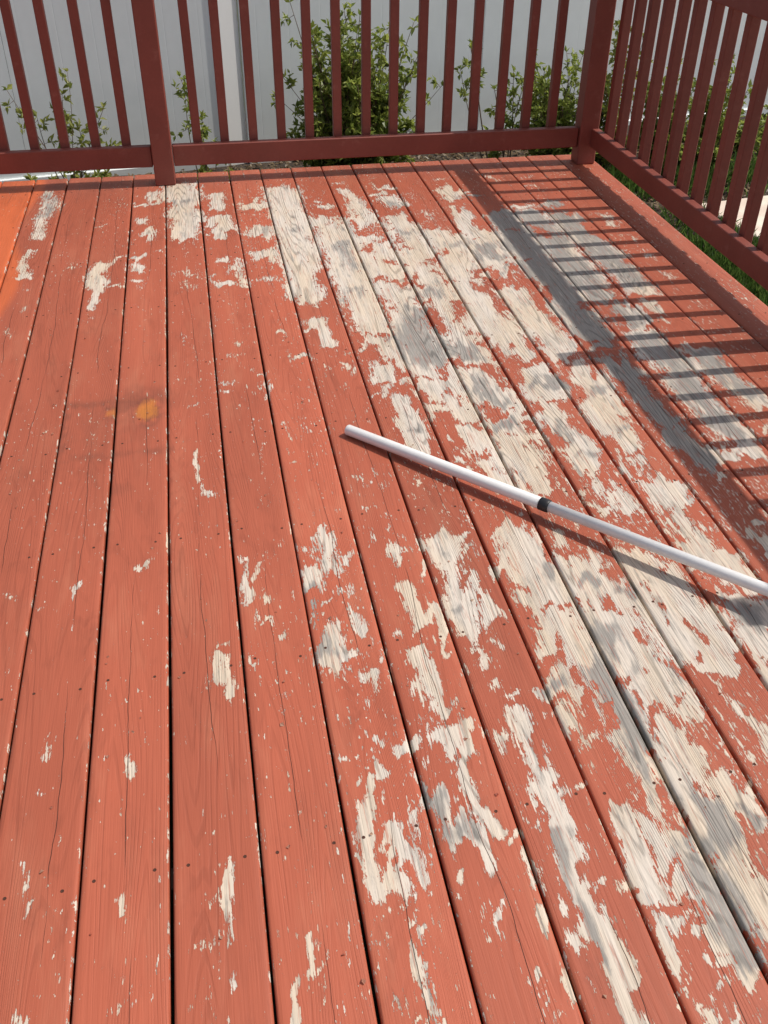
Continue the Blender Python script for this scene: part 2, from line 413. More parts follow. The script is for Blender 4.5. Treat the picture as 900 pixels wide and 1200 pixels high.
# worn patches of the boards: strength, then x y radius along the middle of each patch (metres on the deck)
PEEL = parse("""0.75 -0.487 4.288 0.0367 -0.487 4.095 0.0318 -0.497 3.851 0.0235
0.8 -0.515 3.657 0.0193 -0.517 3.452 0.0185
0.5 -0.478 3.308 0.0149
0.6 -0.469 3.144 0.0115
0.4 -0.497 2.985 0.022
0.4 -0.347 3.817 0.0134
0.4 -0.347 3.495 0.0251
0.5 -0.359 3.266 0.0089
0.6 -0.263 3.908 0.0137
1 -0.242 3.486 0.0283 -0.245 3.269 0.0209 -0.251 3.114 0.0086
0.6 -0.194 3.519 0.0254
0.7 -0.179 3.296 0.0242
0.38 -0.245 3.013 0.0225
1 -0.112 4.173 0.0182
0.8 -0.044 4.217 0.0258
0.8 -0.084 3.928 0.0174
0.7 -0.072 3.8 0.0271
0.9 -0.1 3.495 0.0222
0.8 -0.114 3.323 0.0183
0.5 -0.08 3.257 0.018
0.4 -0.025 3.584 0.0195
1 0.067 4.314 0.0603 0.083 4.003 0.0498 0.075 3.739 0.0337
0.45 0.076 3.314 0.043
0.4 0.058 2.86 0.0138
0.9 0.213 4.221 0.0298 0.218 4.087 0.0255
0.9 0.182 3.905 0.0385 0.232 3.857 0.0348
1 0.196 3.766 0.0273 0.21 3.689 0.0134
0.6 0.193 3.472 0.0288
1 0.197 3.286 0.0246 0.2 3.232 0.0152
0.6 0.26 3.419 0.019 0.272 3.183 0.0181
1 0.369 4.062 0.0546
1 0.366 3.757 0.0411
1 0.377 3.484 0.0421
0.6 0.349 3.269 0.037
0.9 0.355 2.841 0.0167
0.5 0.218 2.778 0.0217
0.5 0.181 2.552 0.0204
0.7 0.268 2.624 0.0131
0.8 0.414 2.679 0.0187
1 0.506 4.231 0.053 0.508 3.734 0.0481 0.495 3.464 0.0486 0.475 3.149 0.0423 0.481 3.075 0.0356
0.8 0.56 3.541 0.0265
0.6 0.538 3.292 0.0219
1 0.493 2.869 0.0254 0.506 2.754 0.0137
0.9 0.465 2.874 0.0198
0.5 0.557 2.655 0.0161
0.5 0.548 2.543 0.0208
0.45 0.482 2.527 0.0181
0.8 0.279 2.447 0.0125 0.285 2.396 0.0098
0.7 0.274 2.499 0.0126
0.6 0.317 2.23 0.0117
0.7 0.313 2.077 0.009
0.5 0.494 1.993 0.0199
0.5 0.536 1.974 0.0088
0.6 0.664 4.015 0.0293
0.9 0.619 3.814 0.0351
1 0.676 3.716 0.0448 0.668 3.523 0.0464 0.668 3.352 0.0447 0.637 3.276 0.0313
1 0.662 3.232 0.0435 0.662 3.081 0.045 0.668 2.939 0.0348 0.666 2.808 0.0337
0.9 0.688 2.804 0.0253
0.8 0.611 2.699 0.0163
0.8 0.659 2.691 0.0272
1 0.704 2.666 0.0217 0.697 2.591 0.0133
0.95 0.639 2.55 0.0236 0.638 2.501 0.0181
0.7 0.64 2.431 0.0102 0.623 2.338 0.0123
0.6 0.687 2.46 0.0205
0.5 0.598 2.357 0.0124
1 0.667 2.335 0.0099 0.674 2.256 0.0218 0.671 2.165 0.0212 0.671 2.077 0.0138
1 0.642 2.234 0.0144
0.9 0.646 2.103 0.0208
0.6 0.633 1.926 0.0109
0.6 0.757 4.274 0.0308
0.9 0.794 4.162 0.0227 0.794 3.994 0.0293
0.7 0.814 3.937 0.0363 0.813 3.782 0.0352
0.8 0.751 3.792 0.0281
1 0.771 3.597 0.0338
0.85 0.836 3.522 0.03 0.832 3.409 0.026
1 0.742 3.406 0.0292 0.751 3.273 0.0378
0.95 0.82 3.245 0.0377
1 0.746 3.104 0.0424 0.81 3.056 0.0421
1 0.816 2.935 0.0467 0.777 2.821 0.0397 0.791 2.724 0.0498 0.783 2.623 0.0593 0.782 2.52 0.0367
1 0.773 2.388 0.0379 0.834 2.403 0.0204
0.9 0.765 2.274 0.0245
1 0.826 2.288 0.0296 0.842 2.204 0.0193
1 0.803 2.129 0.0188 0.818 2.052 0.0207
0.7 0.744 2.125 0.0094
0.5 0.752 2.051 0.0091
0.7 0.761 1.987 0.0157
1 0.821 1.96 0.0134 0.841 1.886 0.0175
1 0.833 1.899 0.0197
0.9 0.343 1.736 0.02 0.361 1.675 0.0275
0.9 0.407 1.689 0.0178
1 0.321 1.636 0.0154 0.314 1.564 0.0169
1 0.343 1.503 0.011
1 0.318 1.427 0.0249 0.32 1.376 0.0262 0.303 1.319 0.017
1 0.362 1.389 0.0088
0.5 0.381 1.544 0.0169
1 0.399 1.447 0.0145 0.408 1.424 0.009
1 0.344 1.307 0.0085
1 0.204 1.621 0.0114 0.201 1.584 0.0094
0.9 0.203 1.474 0.0108
1 0.231 1.448 0.0071
0.9 0.173 1.395 0.0087
0.6 0.214 1.233 0.0114
0.9 0.304 1.128 0.0063
0.6 0.411 1.808 0.0124
0.6 0.464 1.813 0.0125
0.65 0.497 1.674 0.0178 0.509 1.643 0.0157
0.7 0.544 1.665 0.0139
0.9 0.567 1.587 0.0116
1 0.495 1.561 0.0114 0.515 1.5 0.0149 0.526 1.443 0.0164 0.523 1.404 0.0126
1 0.525 1.518 0.0113
0.9 0.56 1.445 0.0146 0.564 1.384 0.0107
0.8 0.469 1.367 0.0141
1 0.51 1.306 0.0103 0.502 1.249 0.0202 0.514 1.212 0.0149
0.6 0.472 1.254 0.0135
0.9 0.557 1.334 0.014
0.8 0.418 1.31 0.0086
1 0.393 1.268 0.0151
1 0.377 1.151 0.0096
1 0.415 1.124 0.0127 0.418 1.074 0.0108
0.4 0.348 1.171 0.0128
0.6 0.353 1.08 0.0093
1 0.476 1.133 0.016 0.496 1.099 0.0189 0.517 1.056 0.0186
1 0.534 1.169 0.0098 0.534 1.092 0.0095 0.528 1.035 0.0092
0.5 0.478 1.186 0.0196
1 0.625 1.7 0.0323 0.625 1.598 0.0273 0.63 1.537 0.0229
1 0.681 1.7 0.0122
0.6 0.677 1.62 0.0177
1 0.616 1.482 0.0261 0.618 1.413 0.0218 0.613 1.362 0.0142
1 0.68 1.485 0.015 0.678 1.43 0.0129
0.8 0.642 1.422 0.0128
0.7 0.621 1.323 0.0123 0.62 1.286 0.0086
0.6 0.661 1.353 0.0107
0.6 0.634 1.209 0.0167
0.7 0.604 1.09 0.0127
1 0.782 1.685 0.0183
1 0.753 1.56 0.0194
1 0.32 1.048 0.0091
1 0.365 1.04 0.0136 0.368 1.017 0.009
1 0.375 1.016 0.0075
1 0.327 0.98 0.0117 0.327 0.929 0.01 0.317 0.898 0.0084 0.327 0.872 0.0195 0.343 0.846 0.0193 0.358 0.831 0.0123
1 0.356 0.954 0.0087 0.381 0.927 0.0144 0.391 0.909 0.0143 0.393 0.884 0.0085
0.7 0.41 0.947 0.0087
1 0.395 0.86 0.0084 0.395 0.824 0.0082
1 0.357 0.895 0.0042 0.364 0.881 0.0042
1 0.326 0.758 0.0039
1 0.381 0.748 0.0052
1 0.377 0.724 0.0052
0.5 0.393 0.784 0.0094
1 0.37 0.685 0.0089 0.367 0.654 0.0075
1 0.33 0.658 0.005
1 0.362 0.618 0.0085
0.6 0.314 0.706 0.0076
1 0.205 0.769 0.0052 0.209 0.735 0.0064
1 0.182 0.707 0.0063 0.179 0.676 0.0062
0.5 0.206 0.694 0.0087
1 0.458 0.944 0.0175 0.491 0.924 0.0174 0.504 0.888 0.0129 0.507 0.847 0.0084
1 0.453 0.862 0.0056 0.451 0.826 0.0055
1 0.518 1.018 0.0091 0.531 0.96 0.0134 0.541 0.915 0.0131 0.551 0.896 0.0086
1 0.507 0.781 0.0081
0.7 0.48 0.761 0.008
0.8 0.519 0.837 0.007
0.8 0.631 1.007 0.0214
0.8 0.646 0.958 0.018
1 0.643 0.982 0.0106 0.642 0.855 0.0086 0.643 0.776 0.0123 0.644 0.703 0.0185 0.66 0.673 0.0182 0.671 0.65 0.0103
0.7 0.604 0.717 0.0119
1 0.643 0.649 0.0102 0.642 0.61 0.0088 0.641 0.561 0.0073
0.8 0.659 0.82 0.014
0.8 0.701 0.988 0.0107
0.7 0.601 0.913 0.0131
0.7 0.593 0.785 0.0096
0.8 0.693 0.767 0.0082
0.7 0.676 0.726 0.0067
1 0.569 0.79 0.0096 0.573 0.752 0.0067
1 0.57 0.831 0.0084
0.8 0.556 0.854 0.0071
0.9 0.534 0.647 0.0076
1 0.569 0.62 0.0087
0.8 0.537 0.601 0.0086
1 0.759 0.896 0.0118 0.757 0.842 0.0129 0.755 0.802 0.0197 0.756 0.763 0.0165 0.75 0.727 0.0081
0.9 0.806 0.867 0.0146 0.803 0.826 0.0129
0.9 0.742 0.781 0.0194
1 0.74 0.721 0.0094
1 0.798 0.763 0.0124
0.7 0.77 0.687 0.0186
0.9 0.746 0.664 0.0104 0.745 0.617 0.0076
1 0.828 0.841 0.013 0.845 0.802 0.0198 0.839 0.741 0.0165 0.839 0.668 0.0185 0.845 0.612 0.018 0.851 0.572 0.0151
1 0.805 0.678 0.0066
0.9 0.788 0.629 0.0077
0.8 0.787 0.593 0.0076
0.9 0.818 0.591 0.0063
0.8 0.744 0.573 0.0087
0.7 0.752 0.553 0.0086
0.8 0.795 0.547 0.0074
1 0.836 0.966 0.0138 0.838 0.941 0.0182 0.845 0.904 0.0119
0.5 0.788 0.969 0.0092
1 0.89 0.932 0.0243 0.893 0.886 0.0178 0.903 0.858 0.0264 0.924 0.837 0.0262 0.894 0.793 0.0199 0.886 0.747 0.0194 0.878 0.703 0.0189 0.898 0.671 0.016 0.897 0.643 0.0157
1 0.971 0.899 0.0211 0.969 0.864 0.0148
0.9 0.956 0.933 0.0153
1 0.99 0.843 0.0147
0.9 0.917 0.726 0.0165 0.932 0.708 0.0136
1 0.807 1.629 0.0359 0.809 1.448 0.0411 0.794 1.292 0.0386 0.759 1.298 0.0211
1 0.741 1.176 0.0233
0.9 0.774 1.2 0.0203
1 0.749 1.101 0.0161 0.748 1.064 0.0127
0.7 0.772 1.07 0.016
1 0.846 1.234 0.0207 0.843 1.149 0.0233 0.845 1.084 0.0226 0.843 1.011 0.0219 0.845 0.978 0.0185
1 0.843 1.291 0.0212
0.7 0.653 1.148 0.0114
0.8 0.653 1.077 0.019 0.654 1.031 0.0155
1 0.896 1.603 0.0179
1 0.916 1.525 0.0466 0.93 1.455 0.0378 0.916 1.321 0.0467 0.923 1.244 0.0453 0.921 1.174 0.0338
1 0.974 1.164 0.0169 0.983 1.095 0.0165
1 0.913 1.018 0.0284 0.914 0.984 0.0249
1 1.044 1.524 0.0274 1.042 1.435 0.0341 1.044 1.351 0.0404 1.047 1.272 0.0392 1.067 1.195 0.0311 1.09 1.167 0.0205
1 1.064 1.081 0.0099 1.084 1.035 0.0097
1 1.059 1.004 0.0159 1.062 0.978 0.0126
1 1.223 1.722 0.034 1.239 1.688 0.0336
1 1.203 1.591 0.0284 1.21 1.51 0.0276
1 1.258 1.502 0.0276 1.266 1.454 0.0194
1 1.228 1.324 0.0369 1.226 1.266 0.0288 1.193 1.233 0.0248 1.187 1.185 0.0174
1 1.215 1.376 0.015
0.8 1.088 1.51 0.0235
1 1.098 1.425 0.0303 1.115 1.347 0.0295 1.106 1.236 0.0317
0.8 1.401 1.638 0.0126
1 1.369 1.533 0.0161
1 0.959 4.218 0.0346
0.9 0.908 4.109 0.0301
1 0.969 4.009 0.0444 0.993 3.962 0.0294
1 0.933 3.824 0.0321 0.943 3.711 0.0418 0.948 3.568 0.0474 0.953 3.432 0.0494 0.904 3.354 0.0387
1 0.925 3.41 0.0458
1 0.935 3.242 0.0442 0.932 3.187 0.0374
1 0.929 3.088 0.0487 0.944 3.034 0.0361
1 0.925 2.965 0.0237 0.925 2.829 0.0286
1 0.913 2.722 0.0446
1 0.914 2.612 0.0541 0.952 2.547 0.032
1 0.91 2.39 0.051 0.931 2.325 0.0401 0.959 2.29 0.0298
1 0.962 2.255 0.0246
1 0.922 2.144 0.0428 0.97 2.159 0.0287 0.951 2.094 0.0376
1 0.901 2.004 0.041 0.948 2.008 0.0274 0.89 1.897 0.0308 0.911 1.855 0.0261
1 0.92 1.834 0.0173
0.35 1.065 4.072 0.0226
0.35 1.083 3.809 0.0215
0.9 1.059 3.596 0.0342 1.088 3.499 0.0538 1.089 3.366 0.0457
1 1.105 3.542 0.0611 1.116 3.405 0.0462
1 1.069 3.285 0.0449 1.034 3.21 0.0252
1 1.071 3.164 0.0375 1.057 3.052 0.0304
1 1.129 3.154 0.0187
1 1.057 3.015 0.0362 1.055 2.874 0.0408 1.063 2.741 0.0508 1.091 2.642 0.0441
1 1.103 2.779 0.0285
1 1.111 2.596 0.0273
1 1.093 2.45 0.0314 1.119 2.381 0.0361 1.087 2.283 0.035
1 1.068 2.188 0.0243 1.062 2.097 0.0331 1.086 2.027 0.0371 1.087 1.963 0.0364 1.081 1.883 0.0266 1.078 1.845 0.0175
0.8 1.107 1.791 0.0194 1.107 1.746 0.0212
0.7 1.047 1.764 0.0192
0.6 1.231 4.284 0.0315
1 1.271 4.121 0.0306 1.219 4.036 0.0301
0.9 1.229 4.001 0.0299
1 1.229 3.848 0.0218 1.201 3.669 0.021 1.228 3.569 0.0309 1.225 3.431 0.06 1.216 3.303 0.0486
1 1.223 3.178 0.0284
1 1.203 3.013 0.0364 1.191 2.921 0.0416 1.199 2.85 0.0409 1.198 2.75 0.0399 1.22 2.682 0.0393 1.241 2.617 0.0276
1 1.205 2.545 0.027 1.229 2.5 0.0268
1 1.256 2.363 0.0362 1.244 2.281 0.0353 1.255 2.229 0.0348
1 1.217 2.196 0.0344 1.222 2.092 0.0334 1.232 2.023 0.0328 1.23 1.959 0.0184
1 1.19 1.904 0.018
1 1.23 1.838 0.0265 1.235 1.779 0.0303 1.233 1.724 0.0255
0.9 1.327 4.008 0.0263
0.8 1.33 3.769 0.0251
0.9 1.324 3.543 0.0274 1.324 3.415 0.03 1.326 3.202 0.0319
1 1.381 3.803 0.0362 1.391 3.638 0.0421 1.387 3.45 0.0472 1.37 3.235 0.0451 1.382 3.073 0.0435 1.378 2.925 0.042
1 1.33 2.912 0.0268 1.335 2.76 0.0259 1.358 2.659 0.0225
1 1.388 2.764 0.0347 1.386 2.654 0.0253
1 1.343 2.557 0.0246
1 1.374 2.57 0.022
1 1.379 2.424 0.0317 1.384 2.362 0.026 1.366 2.286 0.0229 1.373 2.209 0.0249 1.38 2.135 0.0244 1.381 2.078 0.0192
1 1.382 1.997 0.0234 1.409 1.949 0.0278 1.403 1.888 0.0227 1.417 1.865 0.0135
1 1.401 1.868 0.018
0.8 1.397 1.774 0.0109
1 1.4 1.642 0.0126
0.5 1.484 4.244 0.0316
0.8 1.485 3.86 0.0331
1 1.513 3.709 0.0501
1 1.562 3.591 0.035
1 1.516 3.456 0.0476 1.518 3.33 0.0463 1.497 3.206 0.045 1.488 3.079 0.0438 1.48 2.944 0.0303
1 1.516 3.067 0.0437 1.508 2.977 0.0306
0.9 1.504 2.94 0.0364
1 1.551 2.798 0.0352 1.556 2.742 0.0232
0.8 1.538 2.706 0.0287
1 1.53 2.568 0.0443 1.557 2.503 0.0327
0.8 1.527 2.467 0.0432
1 1.572 2.38 0.037
1 1.515 2.287 0.036 1.532 2.207 0.0302
0.5 1.636 4.245 0.0318
0.5 1.634 4.086 0.0309
0.9 1.637 3.858 0.037
1 1.653 3.717 0.0432 1.624 3.581 0.035 1.633 3.455 0.0478 1.674 3.34 0.0468 1.656 3.196 0.0388 1.67 3.064 0.044 1.671 2.957 0.0368
0.9 1.627 3.61 0.0493
0.9 1.655 2.815 0.0237
0.6 1.642 2.708 0.0173
0.9 1.659 2.509 0.0247 1.676 2.459 0.0326 1.666 2.347 0.0316 1.675 2.27 0.0361 1.69 2.184 0.0252
1 1.667 2.466 0.0381 1.663 2.375 0.0319 1.682 2.29 0.0234 1.678 2.233 0.0256 1.678 2.141 0.0224
0.8 1.635 2.021 0.0144
1 1.545 2.523 0.0329 1.536 2.375 0.0263
0.9 1.531 2.279 0.0359 1.531 2.167 0.0348 1.529 2.071 0.0339 1.537 2.006 0.0332
1 1.515 1.944 0.0279
1 1.529 1.903 0.0184 1.539 1.844 0.0136
1 1.463 1.885 0.0205 1.46 1.845 0.0135
0.65 1.81 3.691 0.0361
0.6 1.808 3.6 0.0319
0.6 1.836 3.441 0.0275
0.5 1.83 3.218 0.0295
0.5 1.823 3.055 0.0253
0.5 1.81 2.81 0.0269
1 -0.037 1.598 0.0005
0.9 -0.197 1.632 0.0129
0.7 -0.062 1.713 0.0096
0.7 -0.276 1.618 0.0073
1 0.115 1.364 0.0154 0.117 1.317 0.01
0.8 0.109 1.414 0.0122
0.85 0.17 1.654 0.0134 0.173 1.589 0.0112
0.8 0.176 1.5 0.0109
0.6 -0.344 1.666 0.013
0.8 -0.218 1.228 0.0047 -0.213 1.207 0.0046
0.9 -0.071 1.162 0.0092 -0.067 1.114 0.006
0.6 -0.221 1.132 0.009
1 -0.08 0.87 0.008 -0.069 0.84 0.0079
0.7 -0.135 0.817 0.0039
0.8 -0.23 0.95 0.0068 -0.214 0.902 0.004
0.9 -0.208 0.772 0.005 -0.201 0.727 0.0049
0.7 0.076 0.879 0.0122
0.8 0.081 0.863 0.0081 0.086 0.805 0.0079
0.6 0.043 0.799 0.013
0.8 0.081 0.725 0.0063 0.082 0.7 0.0062
0.5 -0.081 0.73 0.0086
0.5 -0.057 0.713 0.0098
0.7 -0.134 0.902 0.0081
0.7 0.07 0.992 0.0058
0.75 0.071 2.119 0.0067 0.083 2.03 0.0065 0.087 1.943 0.0063
0.5 0.193 2.677 0.0238
0.6 0.057 2.411 0.0146
0.6 0.162 2.467 0.0174
0.5 -0.505 2.943 0.0163""")
HOLE = parse("""1 0.757 2.986 0.0265
1 0.765 3.223 0.028
1 0.828 2.496 0.0235
1 0.732 2.41 0.0101
1 0.796 2.343 0.0125
1 0.739 2.198 0.0263
1 0.755 2.084 0.0277
1 0.81 1.393 0.022
1 0.75 1.385 0.0145
1 0.771 1.264 0.0277
1 0.765 1.493 0.0152
1 0.847 1.405 0.0184
1 0.817 1.158 0.0133 0.806 1.106 0.013
1 0.749 1.024 0.0312
1 0.979 1.505 0.0271 1.012 1.561 0.0158
1 0.889 1.624 0.0201
1 0.928 1.399 0.0204
1 0.97 1.311 0.0108 0.972 1.273 0.0071
1 0.931 1.212 0.0069
1 0.975 1.194 0.012
1 0.907 1.092 0.0294
1 0.974 1.126 0.0133
1 0.879 1.211 0.012 0.879 1.158 0.01
1 0.982 1.032 0.0256 0.976 0.973 0.0218
1 1.047 1.414 0.0188
1 1.073 1.327 0.0109 1.079 1.279 0.0089
1 1.141 1.307 0.0182
1 1.041 1.231 0.0105 1.046 1.21 0.0104
1 1.045 1.095 0.0364 1.06 1.039 0.0226 1.037 0.962 0.0187
1 1.285 1.644 0.0333 1.28 1.545 0.0161
1 1.187 1.348 0.0167
1 1.184 1.601 0.0203
1 0.894 3.789 0.0212
1 0.898 3.68 0.0173
1 0.906 3.529 0.0268
1 0.969 3.335 0.0194
1 0.882 3.3 0.0159
1 0.895 3.162 0.0247
1 0.987 3.218 0.0189
1 0.998 3.114 0.0123
1 0.885 2.91 0.0233 0.895 2.788 0.0283
1 0.978 2.922 0.0235 0.981 2.819 0.0229
1 0.979 2.637 0.0219
1 0.969 2.471 0.0131 0.988 2.387 0.023 0.995 2.35 0.0152
1 0.893 2.281 0.0296 0.919 2.238 0.0293 0.892 2.186 0.0192
1 0.988 2.16 0.024 0.996 2.122 0.019
1 0.93 2.067 0.0163
1 0.972 1.902 0.0266 0.973 1.942 0.0179
1 0.885 1.859 0.0152
1 1.051 3.39 0.0262
1 1.106 3.238 0.0254 1.108 3.158 0.0219
1 1.028 3.109 0.0154
1 1.091 3.107 0.0185 1.122 3.004 0.0271 1.137 2.895 0.0265
1 1.027 2.927 0.0177
1 1.036 2.395 0.0206 1.018 2.27 0.0174 1.023 2.23 0.0098
1 1.151 2.502 0.0133 1.154 2.445 0.0131
1 1.094 2.227 0.0172 1.144 2.209 0.0197 1.141 2.143 0.0121
1 1.039 2.124 0.0191 1.029 2.037 0.0116 1.022 1.933 0.0157 1.022 1.882 0.0132
1 1.143 2.017 0.0139 1.139 1.913 0.027 1.132 1.835 0.0219
1 1.197 3.545 0.0171
1 1.283 3.334 0.0229
1 1.187 3.2 0.0285 1.194 3.089 0.0185 1.249 3.111 0.0187
1 1.272 3.154 0.022
1 1.277 2.92 0.0179 1.265 2.818 0.0174
1 1.145 2.986 0.018
1 1.282 2.585 0.022 1.268 2.494 0.0241
1 1.18 2.386 0.0155 1.19 2.316 0.0178 1.181 2.217 0.0148
1 1.276 2.143 0.0146 1.281 2.082 0.0191 1.281 1.993 0.0233 1.281 1.909 0.0272
1 1.178 2.011 0.0116 1.191 1.924 0.0136 1.206 1.873 0.0134
1 1.387 3.6 0.0278
1 1.33 3.267 0.0226
1 1.323 3.06 0.0216 1.316 2.972 0.0181
1 1.419 2.89 0.0298
1 1.4 2.512 0.038
1 1.412 2.331 0.0258 1.42 2.226 0.0251 1.418 2.104 0.0243
1 1.318 2.203 0.0298
1 1.487 2.808 0.0264
1 1.495 2.013 0.0166
1 0.954 0.79 0.0199
1 0.931 0.915 0.0091""")
GREY = parse("""1 0.833 2.878 0.0403 0.786 2.724 0.0553 0.808 2.572 0.0426
1 0.914 2.612 0.0433 0.952 2.547 0.0213
0.8 0.902 2.381 0.0254 0.957 2.28 0.0198
0.9 0.922 2.144 0.0238
0.7 0.925 3.074 0.0364
0.7 0.986 3.963 0.0294
0.7 0.958 3.613 0.0342
0.6 1.115 3.467 0.0468
1 1.111 2.356 0.0256 1.157 2.374 0.0206
0.8 1.09 1.971 0.0228
0.7 1.069 2.119 0.0238
0.9 1.23 3.386 0.0396
0.7 1.223 3.178 0.0189
0.8 1.253 2.305 0.0254
0.8 1.225 2.069 0.0237
1 1.334 3.962 0.0522 1.391 3.638 0.0561 1.37 3.235 0.0515 1.378 2.925 0.048 1.377 2.594 0.0442 1.366 2.286 0.0356 1.377 2.043 0.0333 1.394 1.869 0.0271
0.9 1.513 3.709 0.0501 1.493 3.299 0.046 1.495 2.942 0.0424 1.534 2.726 0.0346
0.8 1.648 3.856 0.0444 1.654 3.361 0.0469 1.673 3.064 0.044
0.9 1.542 2.535 0.044 1.529 2.258 0.0306 1.528 2.039 0.0287
0.8 1.667 2.466 0.0381 1.68 2.232 0.0307
1 0.911 1.496 0.0173
1 0.988 1.436 0.0151
1 0.913 1.278 0.0247
0.7 0.987 1.192 0.0171
0.8 0.846 1.559 0.0176
1 0.846 1.234 0.0172 0.843 1.149 0.02 0.845 1.084 0.0194 0.842 0.988 0.0186
0.9 0.744 1.183 0.0134
1 0.842 0.827 0.0172 0.845 0.739 0.0192 0.845 0.666 0.0185 0.858 0.597 0.0153
0.9 0.839 0.956 0.0153
1 0.921 0.846 0.0234
1 0.99 0.843 0.0147
0.7 0.458 0.944 0.0175 0.493 0.915 0.0174
0.6 0.321 1.563 0.015 0.308 1.404 0.0176
0.9 1.225 1.319 0.0368
0.6 0.675 3.567 0.0267 0.681 3.349 0.0255
0.5 0.662 3.081 0.03
0.6 0.508 3.734 0.0275
0.4 0.067 4.111 0.0436
0.6 -0.484 4.255 0.0364 -0.482 4.043 0.028
0.7 0.671 2.187 0.0142
0.5 0.641 1.58 0.0155
0.6 0.613 1.469 0.0148
0.8 0.899 0.85 0.0175
0.7 0.637 0.864 0.0086 0.633 0.748 0.0094 0.634 0.677 0.0091""")

WIDEN = 1.22
def cap_dist(P, row):
    """smallest distance/radius to a chain of capsules, for points P (n,2)"""
    pts = np.array(row[1:]).reshape(-1, 3)
    best = np.full(len(P), 1e9)
    if len(pts) == 1: pts = np.vstack([pts, pts])
    for a, b in zip(pts[:-1], pts[1:]):
        d = b[:2] - a[:2]; L2 = float(d @ d)
        t = np.clip(((P - a[:2]) @ d) / L2, 0, 1) if L2 > 0 else np.zeros(len(P))
        c = a[:2] + t[:, None] * d
        r = (a[2] + t * (b[2] - a[2])) * WIDEN
        best = np.minimum(best, np.hypot(*(P - c).T) / r)
    return best

def bbox_ok(row, x0, x1):
    pts = np.array(row[1:]).reshape(-1, 3)
    return (pts[:, 0] - 3 * pts[:, 2]).min() < x1 and (pts[:, 0] + 3 * pts[:, 2]).max() > x0

_ws = np.random.default_rng(5)
WARP = []
for wl, am in ((0.16, 0.012), (0.11, 0.010), (0.08, 0.008), (0.055, 0.007), (0.04, 0.005), (0.03, 0.004)) * 2:
    a_ = _ws.uniform(0, 2 * math.pi)
    WARP.append((2 * math.pi / wl * math.cos(a_), 2 * math.pi / (wl * 2.2) * math.sin(a_), am, _ws.uniform(0, 6.28), _ws.uniform(0, 6.28)))
def warp(P):
    dx = np.zeros(len(P)); dy = np.zeros(len(P))
    for kx, ky, am, p1, p2 in WARP:
        ph = P[:, 0] * kx + P[:, 1] * ky
        dx += am * 0.42 * np.sin(ph + p1); dy += am * 1.5 * np.sin(ph + p2)
    return P + np.stack([dx, dy], 1)

